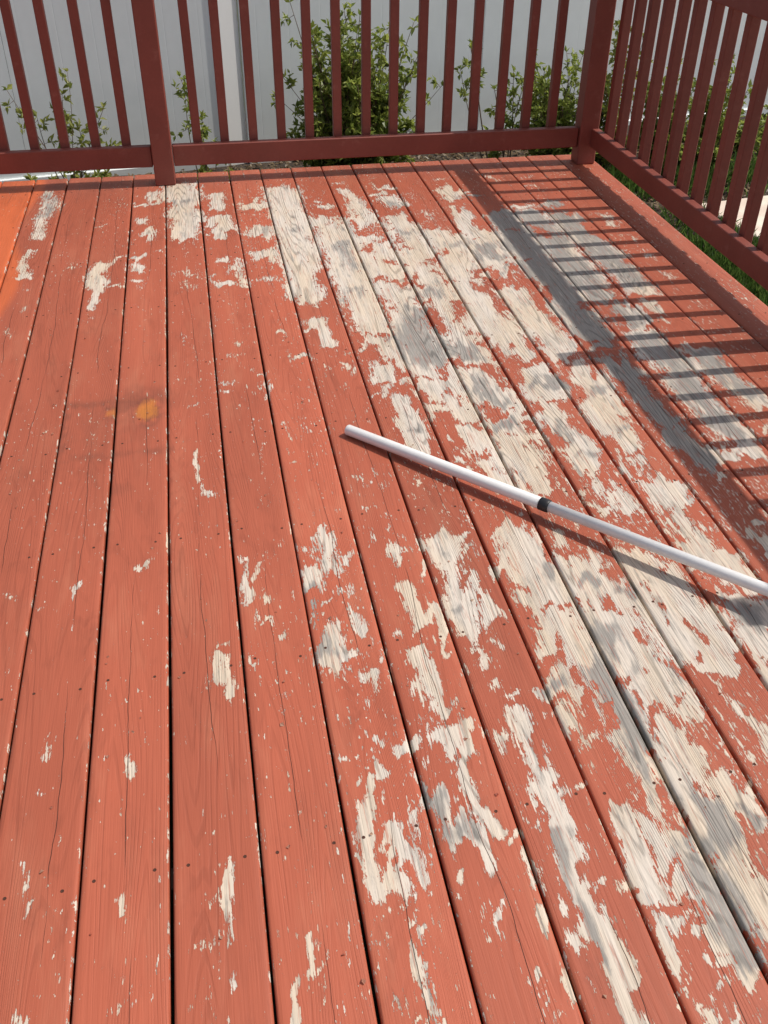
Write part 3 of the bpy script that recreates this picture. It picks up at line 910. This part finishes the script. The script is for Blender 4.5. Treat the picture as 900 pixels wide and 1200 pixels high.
def wear(P0, x0, x1, edge):
    P = warp(P0)
    peel = np.zeros(len(P)); grey = np.zeros(len(P)); vivid = np.zeros(len(P)); stain = np.zeros(len(P))
    for row in PEEL:
        if bbox_ok(row, x0, x1):
            d = cap_dist(P, row)
            peel = np.maximum(peel, row[0] * np.clip(1 - 0.5 * d ** 1.4, 0, 1))
    for row in HOLE:
        if bbox_ok(row, x0, x1):
            d = cap_dist(P, row)
            peel = np.minimum(peel, np.clip(-0.08 + 0.55 * d ** 1.2, -0.1, 1))
    for row in GREY:
        if bbox_ok(row, x0, x1):
            d = cap_dist(P, row)
            grey = np.maximum(grey, row[0] * np.clip(1 - 0.5 * d ** 1.2, 0, 1))
    bx_ = np.clip((P[:, 0] - 0.30 - 0.10 * np.clip(2.6 - P[:, 1], -2, 2)) / 0.5, 0, 1) * np.clip((1.75 - P[:, 0]) / 0.2, 0, 1)
    by_ = np.clip((4.25 - P[:, 1]) / 0.5, 0, 1)
    peel = np.clip(peel + 0.27 * bx_ * by_ * (peel < 2), 0, 1.1)
    far = np.clip((P[:, 1] - 3.2) / 0.4, 0, 1) * np.clip((P[:, 0] + 0.45) / 0.3, 0, 1) * np.clip((0.75 - P[:, 0]) / 0.2, 0, 1)
    peel = np.maximum(peel, peel + 0.15 * far)
    peel = np.maximum(peel, 0.14 * np.clip((P[:, 0] + 0.1) / 0.5, 0, 1))
    # outside the photographed part the wear goes on, patchy
    P = P0
    X, Y = P[:, 0], P[:, 1]
    pat = 0.5 + 0.5 * np.sin(X * 31 + 2 * np.sin(Y * 5)) * np.sin(Y * 7 + X * 9)
    zone = np.clip((0.62 - Y) / 0.25, 0, 1)
    peel = np.maximum(peel, zone * np.clip((X + 0.3) / 0.7, 0, 1) * (0.25 + 0.5 * pat))
    zone2 = np.clip((X - 1.30) / 0.15, 0, 1) * np.clip((1.35 - Y) / 0.25, 0, 1)
    peel = np.maximum(peel, zone2 * (0.3 + 0.45 * pat)); grey = np.maximum(grey, zone2 * 0.6 * pat)
    # worn board edges
    peel = np.maximum(peel, edge)
    vivid = np.clip((-0.560 + 0.03 * np.sin(Y * 6) + (4.3 - Y) * 0.015 - X) / 0.03 + 0.5, 0, 1) * np.clip((Y - 2.98) / 0.12, 0, 1)  # more saturated orange-red tone on the far-left boards, soft-edged
    def blob(cx, cy, rx, ry): return np.clip(1 - ((X - cx) / rx) ** 2 - ((Y - cy) / ry) ** 2, 0, 1)
    ring = np.exp(-((np.abs(Y - 2.46) / 0.022) ** 2)) * (X > -0.29) * (X < -0.02)
    ring = np.maximum(ring, 0.8 * np.exp(-((np.abs(X + 0.275) / 0.012) ** 2)) * (Y > 2.2) * (Y < 2.48))
    ring = np.maximum(ring, 0.7 * np.exp(-((np.abs(Y - 2.185) / 0.018) ** 2)) * (X > -0.28) * (X < 0.02))
    ring = np.maximum(ring, 0.9 * blob(-0.08, 2.45, 0.13, 0.12)); ring = np.maximum(ring, 0.35 * blob(-0.15, 2.33, 0.16, 0.18))
    ring = np.maximum(ring, 0.45 * blob(-0.12, 2.02, 0.04, 0.03))
    stain = 0.9 * ring
    ob = np.maximum(blob(-0.056, 2.385, 0.046, 0.088), 0.75 * blob(-0.158, 2.405, 0.026, 0.05))
    stain = stain * 0.85 + 1.35 * ob
    return np.stack([peel, grey, vivid, stain], 1)

S = 0.1445
DY0, DY1 = -0.55, 4.545
deck = empty("deck", (0, 0, 0))
tag(deck, "red painted wooden plank deck with large peeling patches of bare weathered wood", "deck")
NAIL_ROWS = [0.06, 0.494, 0.928, 1.365, 1.797, 2.235, 2.662, 3.10, 3.53, 3.96, 4.36]

def screw_mesh():
    n = 8; V = []; F = []
    for r, z in ((0.0034, -0.0012), (0.0030, 0.0002), (0.0019, 0.0001), (0.0011, -0.0002)):
        for k in range(n):
            a = 2 * math.pi * k / n; V.append((r * math.cos(a), r * math.sin(a), z))
    for i in range(3):
        for k in range(n):
            F.append((i * n + k, i * n + (k + 1) % n, (i + 1) * n + (k + 1) % n, (i + 1) * n + k))
    F.append(tuple(3 * n + k for k in range(n)))
    me = bpy.data.meshes.new("screw"); me.from_pydata(V, [], F); me.materials.append(M_SCREW); return me
SCREW = screw_mesh()

def visible(p):
    d = Vector(p) - Vector((CAM_X, 0, CAM_H))
    zf = d.dot(Vector(CAM_F))
    if zf < 0.1: return False
    u = d.dot(Vector(CAM_R)) / zf * FPX; v = d.dot(Vector(CAM_U)) / zf * FPX
    return abs(u) < 470 and abs(v) < 620

BT = 0.028
for b in range(-9, 14):
    gap = 0.0054 + random.uniform(-0.0016, 0.0018)
    xl = b * S + gap / 2; xr = (b + 1) * S - gap / 2
    if b == 13: xr = 2.047
    xc = (xl + xr) / 2; hw = (xr - xl) / 2
    rr = 0.0048
    prof = [(-hw, -BT), (-hw, -rr), (-hw + 0.3 * rr, -0.3 * rr), (-hw + rr, 0)]
    nin = 16
    prof += [(-hw + rr + (2 * hw - 2 * rr) * (i + 1) / (nin + 1), 0) for i in range(nin)]
    prof += [(hw - rr, 0), (hw - 0.3 * rr, -0.3 * rr), (hw, -rr), (hw, -BT)]
    prof = np.array(prof)
    y1 = DY1 + random.uniform(-0.003, 0.004)
    ny = 540
    # finer steps where the board is close to the viewer
    tt = np.linspace(0, 1, ny); ys = DY0 + (y1 - DY0) * tt
    npf = len(prof)
    cup = random.uniform(-0.0008, 0.0012); lift = random.uniform(-0.0007, 0.0007); wav = random.uniform(0, 6)
    XX = np.tile(prof[:, 0], ny); ZZ = np.tile(prof[:, 1], ny); YY = np.repeat(ys, npf)
    top = ZZ > -0.02
    ZZ = ZZ + np.where(top, cup * (XX / hw) ** 2 + lift + 0.0006 * np.sin(YY * 2.1 + wav), 0)
    XX2 = XX + 0.0007 * np.sin(YY * 3.3 + wav * 2) * 1.0
    V = np.stack([XX2, YY, ZZ], 1)
    F = []
    for j in range(ny - 1):
        a = j * npf
        for i in range(npf - 1):
            F.append((a + i, a + i + 1, a + npf + i + 1, a + npf + i))
        F.append((a + npf - 1, a, a + npf, a + npf + npf - 1))
    F.append(tuple(range(npf)))
    F.append(tuple(reversed(range((ny - 1) * npf, ny * npf))))
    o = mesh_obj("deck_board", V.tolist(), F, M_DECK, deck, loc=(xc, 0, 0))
    sm = np.ones(len(o.data.polygons), dtype=bool); sm[-2:] = False
    o.data.polygons.foreach_set('use_smooth', sm)
    ridx = np.tile(np.arange(npf), ny)
    en = rng.random(ny); en = np.convolve(np.concatenate([en, en, en]), np.ones(9) / 9, 'same')[ny:2 * ny]
    en = np.clip((en - 0.40) * 4, 0, 1)
    edge = np.zeros(ny * npf)
    left_wear = 0.36 if b >= 0 else 0.26
    right_wear = 0.44 if b <= 0 else 0.36
    er = np.repeat(en, npf)
    edge = np.where((ridx == 2) | (ridx == 1), left_wear * (0.4 + 0.6 * er), edge)
    edge = np.where((ridx == npf - 3) | (ridx == npf - 2), right_wear * (0.5 + 0.5 * er), edge)
    P = np.stack([XX + xc, YY], 1)
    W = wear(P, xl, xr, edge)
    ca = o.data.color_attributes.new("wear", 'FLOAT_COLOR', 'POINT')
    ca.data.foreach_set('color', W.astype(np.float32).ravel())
    for ny_, ynail in enumerate(NAIL_ROWS):
        for s in (-1, 1):
            px = xc + s * (0.046 + random.uniform(-0.004, 0.004)); py = ynail + 0.06 * xc * 0.4 + random.uniform(-0.008, 0.008)
            if visible((px, py, 0)):
                zz = cup * ((px - xc) / hw) ** 2 + lift + 0.0006 * math.sin(py * 2.1 + wav)
                link("screw", SCREW, o, (px - xc, py, zz + 0.0003), (0, 0, random.uniform(0, 3)))

for k, yj in enumerate(NAIL_ROWS):
    box("joist", -1.30, 2.02, yj - 0.02, yj + 0.02, -0.215, -BT - 0.001, M_JOIST, deck, 0.002)
box("rim_joist", -1.30, 2.03, 4.475, 4.513, -0.225, -BT - 0.001, M_RAIL, deck, 0.002)
box("side_rim_joist", 2.0225, 2.04, -0.53, 4.47, -0.225, -BT - 0.0015, M_RAIL, deck, 0.002)
for xx in (-1.1, 0.4, 1.85):
    for yy in (0.2, 2.3, 4.2):
        box("footing_post", xx - 0.045, xx + 0.045, yy - 0.045, yy + 0.045, GZ - 0.2, -0.216, M_JOIST, deck)

# ------------------------------------------------------------------ railings
RZ0, RZ1 = 0.078, 0.167            # bottom rail
TZ0, TZ1 = 0.835, 0.924            # top rail
PT = 1.03
def wobble_box(name, *a, **k):
    return box(name, *a, **k)

back = empty("deck_railing", (0, 4.41, 0))
tag(back, "red wooden deck railing along the far edge, in front of the white fence", "railing")
def bk(name, x0, x1, y0, y1, z0, z1, b=0.003):
    return box(name, x0, x1, y0 - 4.41, y1 - 4.41, z0, z1, M_RAIL, back, b)
bk("post", -0.042, 0.047, 4.372, 4.461, 0.001, PT, 0.004)
bk("post", -1.21, -1.121, 4.372, 4.461, 0.001, PT, 0.004)
for z0, z1, nm in ((RZ0, RZ1, "bottom_rail"), (TZ0, TZ1, "top_rail")):
    bk(nm, 0.049, 1.931, 4.392, 4.430, z0, z1)
    bk(nm, -1.119, -0.044, 4.392, 4.430, z0, z1)
V, F = box_data(-0.019, 0.019, -0.019, 0.019, 0.088, 0.915, 0.0025)
bal_me = bpy.data.meshes.new("baluster"); bal_me.from_pydata(V, [], F); bal_me.materials.append(M_RAIL)
bx = [0.159 + i * 0.1271 for i in range(14)] + [-0.151 - i * 0.1285 for i in range(7)]
for xx in bx:
    link("baluster", bal_me, back, (xx + random.uniform(-0.004, 0.004), 4.4505 - 4.41 + random.uniform(-0.0005, 0.001), 0), (0, random.uniform(-0.004, 0.004), 0))

side = empty("deck_railing", (2.0, 2.0, 0))
tag(side, "red wooden deck railing with corner post down the right side, casting slatted shadows", "railing")
def sdp(name, x0, x1, y0, y1, z0, z1, b=0.003):
    return box(name, x0 - 2.0, x1 - 2.0, y0 - 2.0, y1 - 2.0, z0, z1, M_RAIL, side, b)
posts = [(4.375, 4.464), (2.436, 2.525), (1.272, 1.361), (-0.42, -0.331)]
for a, b_ in posts:
    sdp("post", 1.935, 2.024, a, b_, 0.001, PT, 0.004)
for (n1, n0) in zip(posts[:-1], posts[1:]):
    for z0, z1, nm in ((0.084, RZ1 - 0.002, "bottom_rail"), (TZ0, TZ1, "top_rail")):
        sdp(nm, 1.988, 2.026, n0[1] + 0.002, n1[0] - 0.002, z0, z1)
V, F = box_data(-0.019, 0.019, -0.019, 0.019, 0.128, 0.915, 0.0025)
bal2 = bpy.data.meshes.new("baluster"); bal2.from_pydata(V, [], F); bal2.materials.append(M_RAIL)
k = 0; yb = 4.303
while yb > -0.3:
    if not any(a - 0.02 < yb < b_ + 0.02 for a, b_ in posts):
        link("baluster", bal2, side, (2.0465 - 2.0 + random.uniform(-0.0005, 0.001), yb - 2.0 + random.uniform(-0.004, 0.004), random.uniform(-0.006, 0.006)), (random.uniform(-0.004, 0.004), 0, 0))
    yb -= 0.1312

# ------------------------------------------------------------------ fence
fence = empty("vinyl_fence", (FX, FY, GZ), FS)
tag(fence, "white vinyl privacy fence with vertical boards standing behind the deck", "fence")
BW = 0.185
def vboard():
    hw = BW / 2 - 0.0005; c = 0.0018; g = 0.003; t2 = 0.011
    p = [(-hw, 0.0), (-hw, -t2 + c), (-hw + c, -t2), (-g, -t2), (0, -t2 + 0.0004), (g, -t2), (hw - c, -t2), (hw, -t2 + c), (hw, 0.0), (hw, t2), (-hw, t2)]
    n = len(p)
    V = [(a, b, 0.0) for a, b in p] + [(a, b, 1.69) for a, b in p]
    F = [(i, (i + 1) % n, n + (i + 1) % n, n + i) for i in range(n)]
    F += [tuple(reversed(range(n))), tuple(range(n, 2 * n))]
    me = bpy.data.meshes.new("fence_board"); me.from_pydata(V, [], F); me.materials.append(M_VINYL); return me
FB = vboard()
PW = 0.137
posts_x = [0.400 - 2.45 * 2, 0.400 - 2.45, 0.400, 0.400 + 2.45, 0.400 + 4.9]
for i, px in enumerate(posts_x):
    p = box("fence_post", -PW / 2, PW / 2, 0.0, PW, -0.2, 1.95, M_POST, fence, 0.008, loc=(px, -0.012, 0))
    p.rotation_euler = (0, 0, R(12 if i == 2 else 1))
    Vc = [(-.072, -.072, 0), (.072, -.072, 0), (.072, .072, 0), (-.072, .072, 0), (-.072, -.072, .02), (.072, -.072, .02), (.072, .072, .02), (-.072, .072, .02), (0, 0, .06)]
    Fc = [(3, 2, 1, 0), (0, 1, 5, 4), (1, 2, 6, 5), (2, 3, 7, 6), (3, 0, 4, 7), (4, 5, 8), (5, 6, 8), (6, 7, 8), (7, 4, 8)]
    mesh_obj("post_cap", Vc, Fc, M_POST, p, loc=(0, PW / 2, 1.951))
for a, b_ in zip(posts_x[:-1], posts_x[1:]):
    x0 = a + PW / 2 + 0.001; x1 = b_ - PW / 2 - 0.001
    box("bottom_rail", x0, x1, -0.028, 0.028, -0.06, 0.045, M_VINYL, fence, 0.004)
    box("top_rail", x0, x1, -0.028, 0.028, 1.74, 1.84, M_VINYL, fence, 0.004)
    n = int(round((x1 - x0) / BW)); st = (x1 - x0) / n
    for i in range(n):
        o = link("fence_board", FB, fence, (x0 + st * (i + 0.5), random.uniform(-0.001, 0.001), 0.044), (0, 0, random.uniform(-0.0012, 0.0012)))
        o.scale = (st / BW, 1, 1)

# ------------------------------------------------------------------ plants
def leaf_mesh(name, centers, dirs, size, mat, parent=None, width=0.5, fold=0.25, loc=None):
    """one two-faced folded leaf per centre"""
    n = len(centers)
    C = np.array(centers, float); D = np.array(dirs, float)
    D /= np.linalg.norm(D, axis=1)[:, None] + 1e-9
    up = rng.normal(size=(n, 3)) * 0.55 + np.array([0, 0, 1.0])
    Sd = np.cross(D, up); Sd /= np.linalg.norm(Sd, axis=1)[:, None] + 1e-9
    N = np.cross(Sd, D)
    L = np.asarray(size) * 1.12 * rng.uniform(0.65, 1.3, n)
    W = L * width * rng.uniform(0.8, 1.2, n)
    b = C; tip = C + D * L[:, None] - N * (L * 0.12)[:, None]
    mid = C + D * (L * 0.45)[:, None]
    l = mid + Sd * (W * 0.5)[:, None] + N * (W * fold)[:, None]
    r = mid - Sd * (W * 0.5)[:, None] + N * (W * fold)[:, None]
    V = np.stack([b, r, tip, l], 1).reshape(-1, 3)
    i = np.arange(n) * 4
    F = np.concatenate([np.stack([i, i + 1, i + 2], 1), np.stack([i, i + 2, i + 3], 1)])
    me = bpy.data.meshes.new(name)
    me.from_pydata(V.tolist(), [], F.tolist())
    me.materials.append(mat)
    tint = np.repeat(np.clip(rng.normal(0.55, 0.28, n), 0, 1), 4)
    ta = me.attributes.new("tint", 'FLOAT', 'POINT'); ta.data.foreach_set('value', tint.astype(np.float32))
    me.update()
    return link(name, me, parent, loc)

def curve_pts(a, b, n, sag, jit):
    a = np.array(a, float); b = np.array(b, float)
    P = []
    ph = rng.uniform(0, 6, 3)
    for i in range(n):
        t = i / (n - 1)
        p = a + (b - a) * t
        p = p + np.array([math.sin(3 * t + ph[0]) - math.sin(ph[0]), math.sin(3.4 * t + ph[1]) - math.sin(ph[1]), 0]) * jit
        p[2] += sag * math.sin(math.pi * t)
        P.append(p)
    return np.array(P)

def shrub(name, base, stems, label, leaf=0.028, mat=None, twig=0.09, per=7, group=None, start=0.25, upright=0.35):
    """stems: list of (tip offset, number of twigs, thickness)"""
    root = empty(name, base)
    tag(root, label, "shrub", group)
    SV, SF = [], []; cs, ds, sz = [], [], []
    for tip, nt, th in stems:
        P = curve_pts((rng.uniform(-.03, .03), rng.uniform(-.03, .03), -0.02), tip, 9, 0.02, 0.03)
        v, f = tube_data(P, np.linspace(th, th * 0.3, 9), 5, True, len(SV)); SV += v; SF += f
        for q in range(nt):
            t = start + (1 - start) * (q + rng.uniform(0, 1)) / nt
            i = min(int(t * 8), 7); p = P[i] + (P[i + 1] - P[i]) * (t * 8 - i)
            dr = rng.normal(size=3) * np.array([1, 0.8, 0.6]) + np.array([0, 0, upright]); dr /= np.linalg.norm(dr)
            L = twig * rng.uniform(0.5, 1.3) * (1.2 - 0.5 * t)
            e = p + dr * L
            v, f = tube_data([p, (p + e) / 2 + rng.normal(size=3) * 0.006, e], [th * 0.35, th * 0.25, th * 0.12], 3, False, len(SV)); SV += v; SF += f
            for w in range(int(per * 1.7)):
                s = rng.uniform(0.15, 1.05); c = p + (e - p) * s
                cs.append(c); ds.append(dr * 0.6 + rng.normal(size=3) * 0.75); sz.append(leaf)
        for w in range(4):
            cs.append(P[-1]); ds.append((P[-1] - P[-2]) / np.linalg.norm(P[-1] - P[-2]) + rng.normal(size=3) * 0.6); sz.append(leaf)
    mesh_obj("stem", SV, SF, M_STEM, root, smooth=True)
    leaf_mesh("foliage", cs, ds, np.array(sz), mat or M_LEAF, root)
    return root

def bush_stems(n, rx, ry, z0, z1, nt, th=0.005, cx=0.0, shape=1.0):
    out = []
    for i in range(n):
        a = rng.uniform(0, 2 * math.pi); r = math.sqrt(rng.uniform(0, 1))
        z = rng.uniform(z0, z1) * (1 - 0.35 * shape * r * r)
        out.append(((cx + rx * r * math.cos(a), ry * r * math.sin(a), z), nt, th))
    return out

G0 = GZ
# big bush behind the middle of the railing
shrub("shrub", (1.02, 5.50, G0), bush_stems(100, 0.33, 0.20, 0.25, 0.98, 17) + bush_stems(14, 0.30, 0.18, 0.1, 0.45, 10)
      + [((-0.36, -0.02, 0.98), 7, 0.005), ((-0.34, 0.0, 0.62), 7, 0.004), ((0.36, -0.05, 0.72), 9, 0.005), ((0.40, 0.0, 0.86), 9, 0.005), ((0.44, 0.0, 0.55), 6, 0.004), ((-0.30, 0.0, 0.90), 6, 0.005), ((-0.40,0.0,0.50),6,0.004)],
      "largest leafy green bush behind the middle of the far railing", 0.036, None, 0.10, 6)
# sparse rose bush far left
shrub("shrub", (-0.56, 5.50, G0), [((-0.17, 0, 0.60), 6, 0.004), ((0.03, 0, 0.66), 4, 0.003), ((0.10, 0.02, 0.55), 9, 0.004), ((0.20, 0, 0.48), 6, 0.004), ((-0.10, 0, 0.45), 6, 0.004), ((0.06, 0, 0.40), 8, 0.004), ((0.26, 0.02, 0.28), 6, 0.003), ((0.0, 0, 0.25), 5, 0.004)],
      "sparse yellow-green shrub at the far left in front of the fence", 0.034, M_LEAF2, 0.09, 5, start=0.45)
# thin plant right of the left post
shrub("shrub", (0.20, 5.50, G0), [((-0.13, 0, 0.62), 6, 0.004), ((-0.09, 0, 0.56), 6, 0.004), ((0.0, 0, 0.42), 7, 0.004), ((0.05, 0, 0.34), 8, 0.004), ((0.12, 0, 0.26), 7, 0.004), ((0.02, 0, 0.24), 6, 0.003)],
      "thin spindly shrub just right of the left railing post", 0.032, M_LEAF, 0.07, 5, start=0.5)
# shrub with one long bare branch leaning left
shrub("shrub", (1.93, 5.50, G0), [((-0.06, 0, 0.52), 9, 0.006), ((0.05, 0.02, 0.60), 8, 0.005), ((0.0, 0, 0.40), 9, 0.005), ((0.10, 0, 0.70), 5, 0.004), ((-0.12, 0, 0.25), 7, 0.004), ((0.0, -0.02, 0.22), 8, 0.004)],
      "small shrub with dark stems left of the corner bush", 0.034, M_LEAF, 0.075, 6, start=0.35)
shrub("branch_shoot", (1.86, 5.47, G0), [((-0.24, 0, 0.74), 12, 0.006), ((-0.20, 0, 0.64), 8, 0.004)],
      "long woody shoot leaning left from behind the railing near the corner", 0.030, M_LEAF, 0.06, 5, start=0.68)
# bush left of the corner post
shrub("shrub", (2.26, 5.52, G0), bush_stems(60, 0.25, 0.18, 0.2, 0.74, 13) , "round dense bush just left of the corner post", 0.030, M_LEAF, 0.09, 6)
# shrubs seen between the right balusters
shrub("shrub", (2.55, 5.45, G0), bush_stems(20, 0.13, 0.12, 0.25, 0.95, 12) , "tall narrow shrub behind the corner post", 0.032, M_LEAF2, 0.08, 6)
shrub("shrub", (2.86, 5.42, G0), bush_stems(24, 0.16, 0.14, 0.2, 0.82, 12), "leafy shrub seen between the right side balusters, nearest the corner", 0.034, M_LEAF, 0.08, 6)
shrub("shrub", (3.16, 5.42, G0), bush_stems(22, 0.14, 0.13, 0.15, 0.68, 12), "leafy shrub seen between the right side balusters, farthest right", 0.036, M_LEAF, 0.08, 6)
shrub("shrub", (3.60, 5.75, G0), bush_stems(16, 0.22, 0.14, 0.10, 0.36, 9), "low dark bush at the foot of the fence beyond the right railing", 0.034, M_LEAF, 0.07, 6)
# low plants along the far edge of the deck
for i, (px, py, h, lb) in enumerate([(-0.62, 5.02, 0.30, "low yellow-green plant under the far railing, at the left edge"),
                                  (-0.36, 5.05, 0.30, "low yellow-green plant under the far railing, left of the post"),
                                  (0.30, 5.02, 0.32, "low green plant under the far railing, right of the left post")]):
    shrub("low_plant", (px, py, G0), bush_stems(9, 0.15, 0.07, h * 0.7, h * 1.05, 6, 0.003), lb, 0.034, M_LEAF2, 0.05, 5, start=0.5)

# leaf litter and mulch chips on the bed
n = 9000
X = rng.uniform(-1.8, 4.6, n); Y = 4.62 + rng.random(n) ** 0.9 * 1.5
keep = Y < FY + 0.162 * X - 0.06; X, Y = X[keep], Y[keep]; n = len(X)
Dr = rng.normal(size=(n, 3)) * np.array([1, 1, 0.25])
Z = GZ + 0.018 * (np.sin(X * 3.1 + Y * 1.7) + np.sin(X * 1.3 - Y * 4.3 + 1) + 0.6 * np.sin(7.7 * X + 5.1 * Y)) / 2.6 + rng.uniform(0.004, 0.018, n)
tag(leaf_mesh("leaf_litter", np.stack([X, Y, Z], 1), Dr, np.full(n, 0.035), M_LITTER, None, 0.6, 0.15), "dry fallen leaves and mulch on the bed below the fence", "leaf litter", kind='stuff')

def grass(name, X, Y, h, label):
    n = len(X)
    Dr = rng.normal(size=(n, 3)) * np.array([0.45, 0.45, 0.1]) + np.array([0, 0, 1.0])
    P = np.stack([X, Y, np.full(n, GZ - 0.015)], 1)
    tag(leaf_mesh(name, P, Dr, np.full(n, h), M_GRASS, None, 0.10, 0.1), label, "grass", kind='stuff')
n = 26000
X = rng.uniform(2.02, 3.3, n); Y = rng.uniform(0.8, 4.75, n)
kp = (X < 2.9) & (rng.random(n) < np.where(Y > 4.3, 0.35, 1.0)); grass("grass", X[kp], Y[kp], 0.085, "green lawn grass between the deck and the pale path")
n = 3500
cx = rng.choice([1.25, 1.6, 1.75, 2.0, 2.2, 2.5, 3.0, 3.3, 2.8, -0.7], n); X = cx + rng.normal(0, 0.12, n); Y = 5.05 + rng.normal(0, 0.13, n) + 0.1 * (cx - 1)
grass("grass_tufts", X, Y, 0.12, "thin tufts of grass growing in the mulch bed")

# ------------------------------------------------------------------ extension pole
A = Vector((0.4835, 2.1801, 0.0152)); B = Vector((1.2554, 1.3288, 0.0560))
d = (B - A); Lp = d.length; d.normalize()
pole = empty("extension_pole", A)
tag(pole, "white telescopic extension pole with black collar lying across the deck boards", "pole")
def lathe_along(name, stations, mat, parent, n=28, smooth=True):
    pts = [d * s for s, r in stations]; rads = [r for s, r in stations]
    u = d.cross(Vector((0, 0, 1))).normalized(); v = u.cross(d)
    V = []; F = []
    for p, r in zip(pts, rads):
        for k in range(n):
            a = 2 * math.pi * k / n
            V.append(tuple(p + (u * math.cos(a) + v * math.sin(a)) * r))
    for i in range(len(pts) - 1):
        for k in range(n):
            F.append((i * n + k, (i + 1) * n + k, (i + 1) * n + (k + 1) % n, i * n + (k + 1) % n))
    F.append(tuple(range(n))); F.append(tuple(reversed(range((len(pts) - 1) * n, len(pts) * n))))
    return mesh_obj(name, V, F, mat, parent, smooth)
sC = 0.53 * Lp
ro, ri = 0.0150, 0.0134
lathe_along("outer_tube", [(0.0, ro - 0.004), (0.0012, ro - 0.0012), (0.004, ro), (sC - 0.012, ro), (sC - 0.010, ro - 0.0008)], M_POLE, pole)
lathe_along("collar", [(sC - 0.0105, ro - 0.001), (sC - 0.0095, ro + 0.0011), (sC + 0.008, ro + 0.0013), (sC + 0.0145, ro + 0.0006), (sC + 0.016, ri + 0.0003)], M_BLACK, pole)
sE = 1.36 * Lp
lathe_along("inner_tube", [(sC - 0.02, ri), (sE, ri), (sE + 0.001, ri - 0.002)], M_POLE, pole)
# scrubbing brush screwed on the far end, which carries it
end = A + d * sE
br = empty("brush_head", (end.x, end.y, 0.0), math.atan2(d.y, d.x))
br.parent = None
tag(br, "black deck scrubbing brush at the far end of the white pole", "brush")
box("brush_block", -0.012, 0.052, -0.12, 0.12, 0.034, 0.062, M_BLACK, br, 0.006)
Vb, Fb = tube_data([(-0.004, 0, 0.066), (0.035, 0, 0.062)], [0.017, 0.022], 12)
mesh_obj("socket", Vb, Fb, M_BLACK, br, True)
Vb, Fb = [], []
for i in range(5):
    for j in range(20):
        v, f = tube_data([(-0.002 + i * 0.011, -0.11 + j * 0.0116, 0.036), (-0.006 + i * 0.014, -0.114 + j * 0.012, 0.002)], [0.003, 0.0048], 5, True, len(Vb)); Vb += v; Fb += f
mesh_obj("bristles", Vb, Fb, M_BRISTLE, br)

# ------------------------------------------------------------------ loose paint flakes and grit on the boards
n = 260
X = rng.uniform(-0.7, 1.85, n); Y = rng.uniform(0.6, 4.3, n)
onb = np.abs(((X / S) % 1) - 0.5) < 0.43
X, Y = X[onb], Y[onb]; n = len(X)
Dr = rng.normal(size=(n, 3)) * np.array([1, 1, 0.12])
M_FLAKE = mat_leaf("paint_flake", (0.36, 0.10, 0.06), (0.50, 0.36, 0.26))
tag(leaf_mesh("paint_flakes", np.stack([X, Y, np.full(n, 0.0016)], 1), Dr, np.full(n, 0.007), M_FLAKE, None, 0.8, 0.2), "tiny loose paint flakes scattered on the deck boards", "paint flakes", kind='stuff')
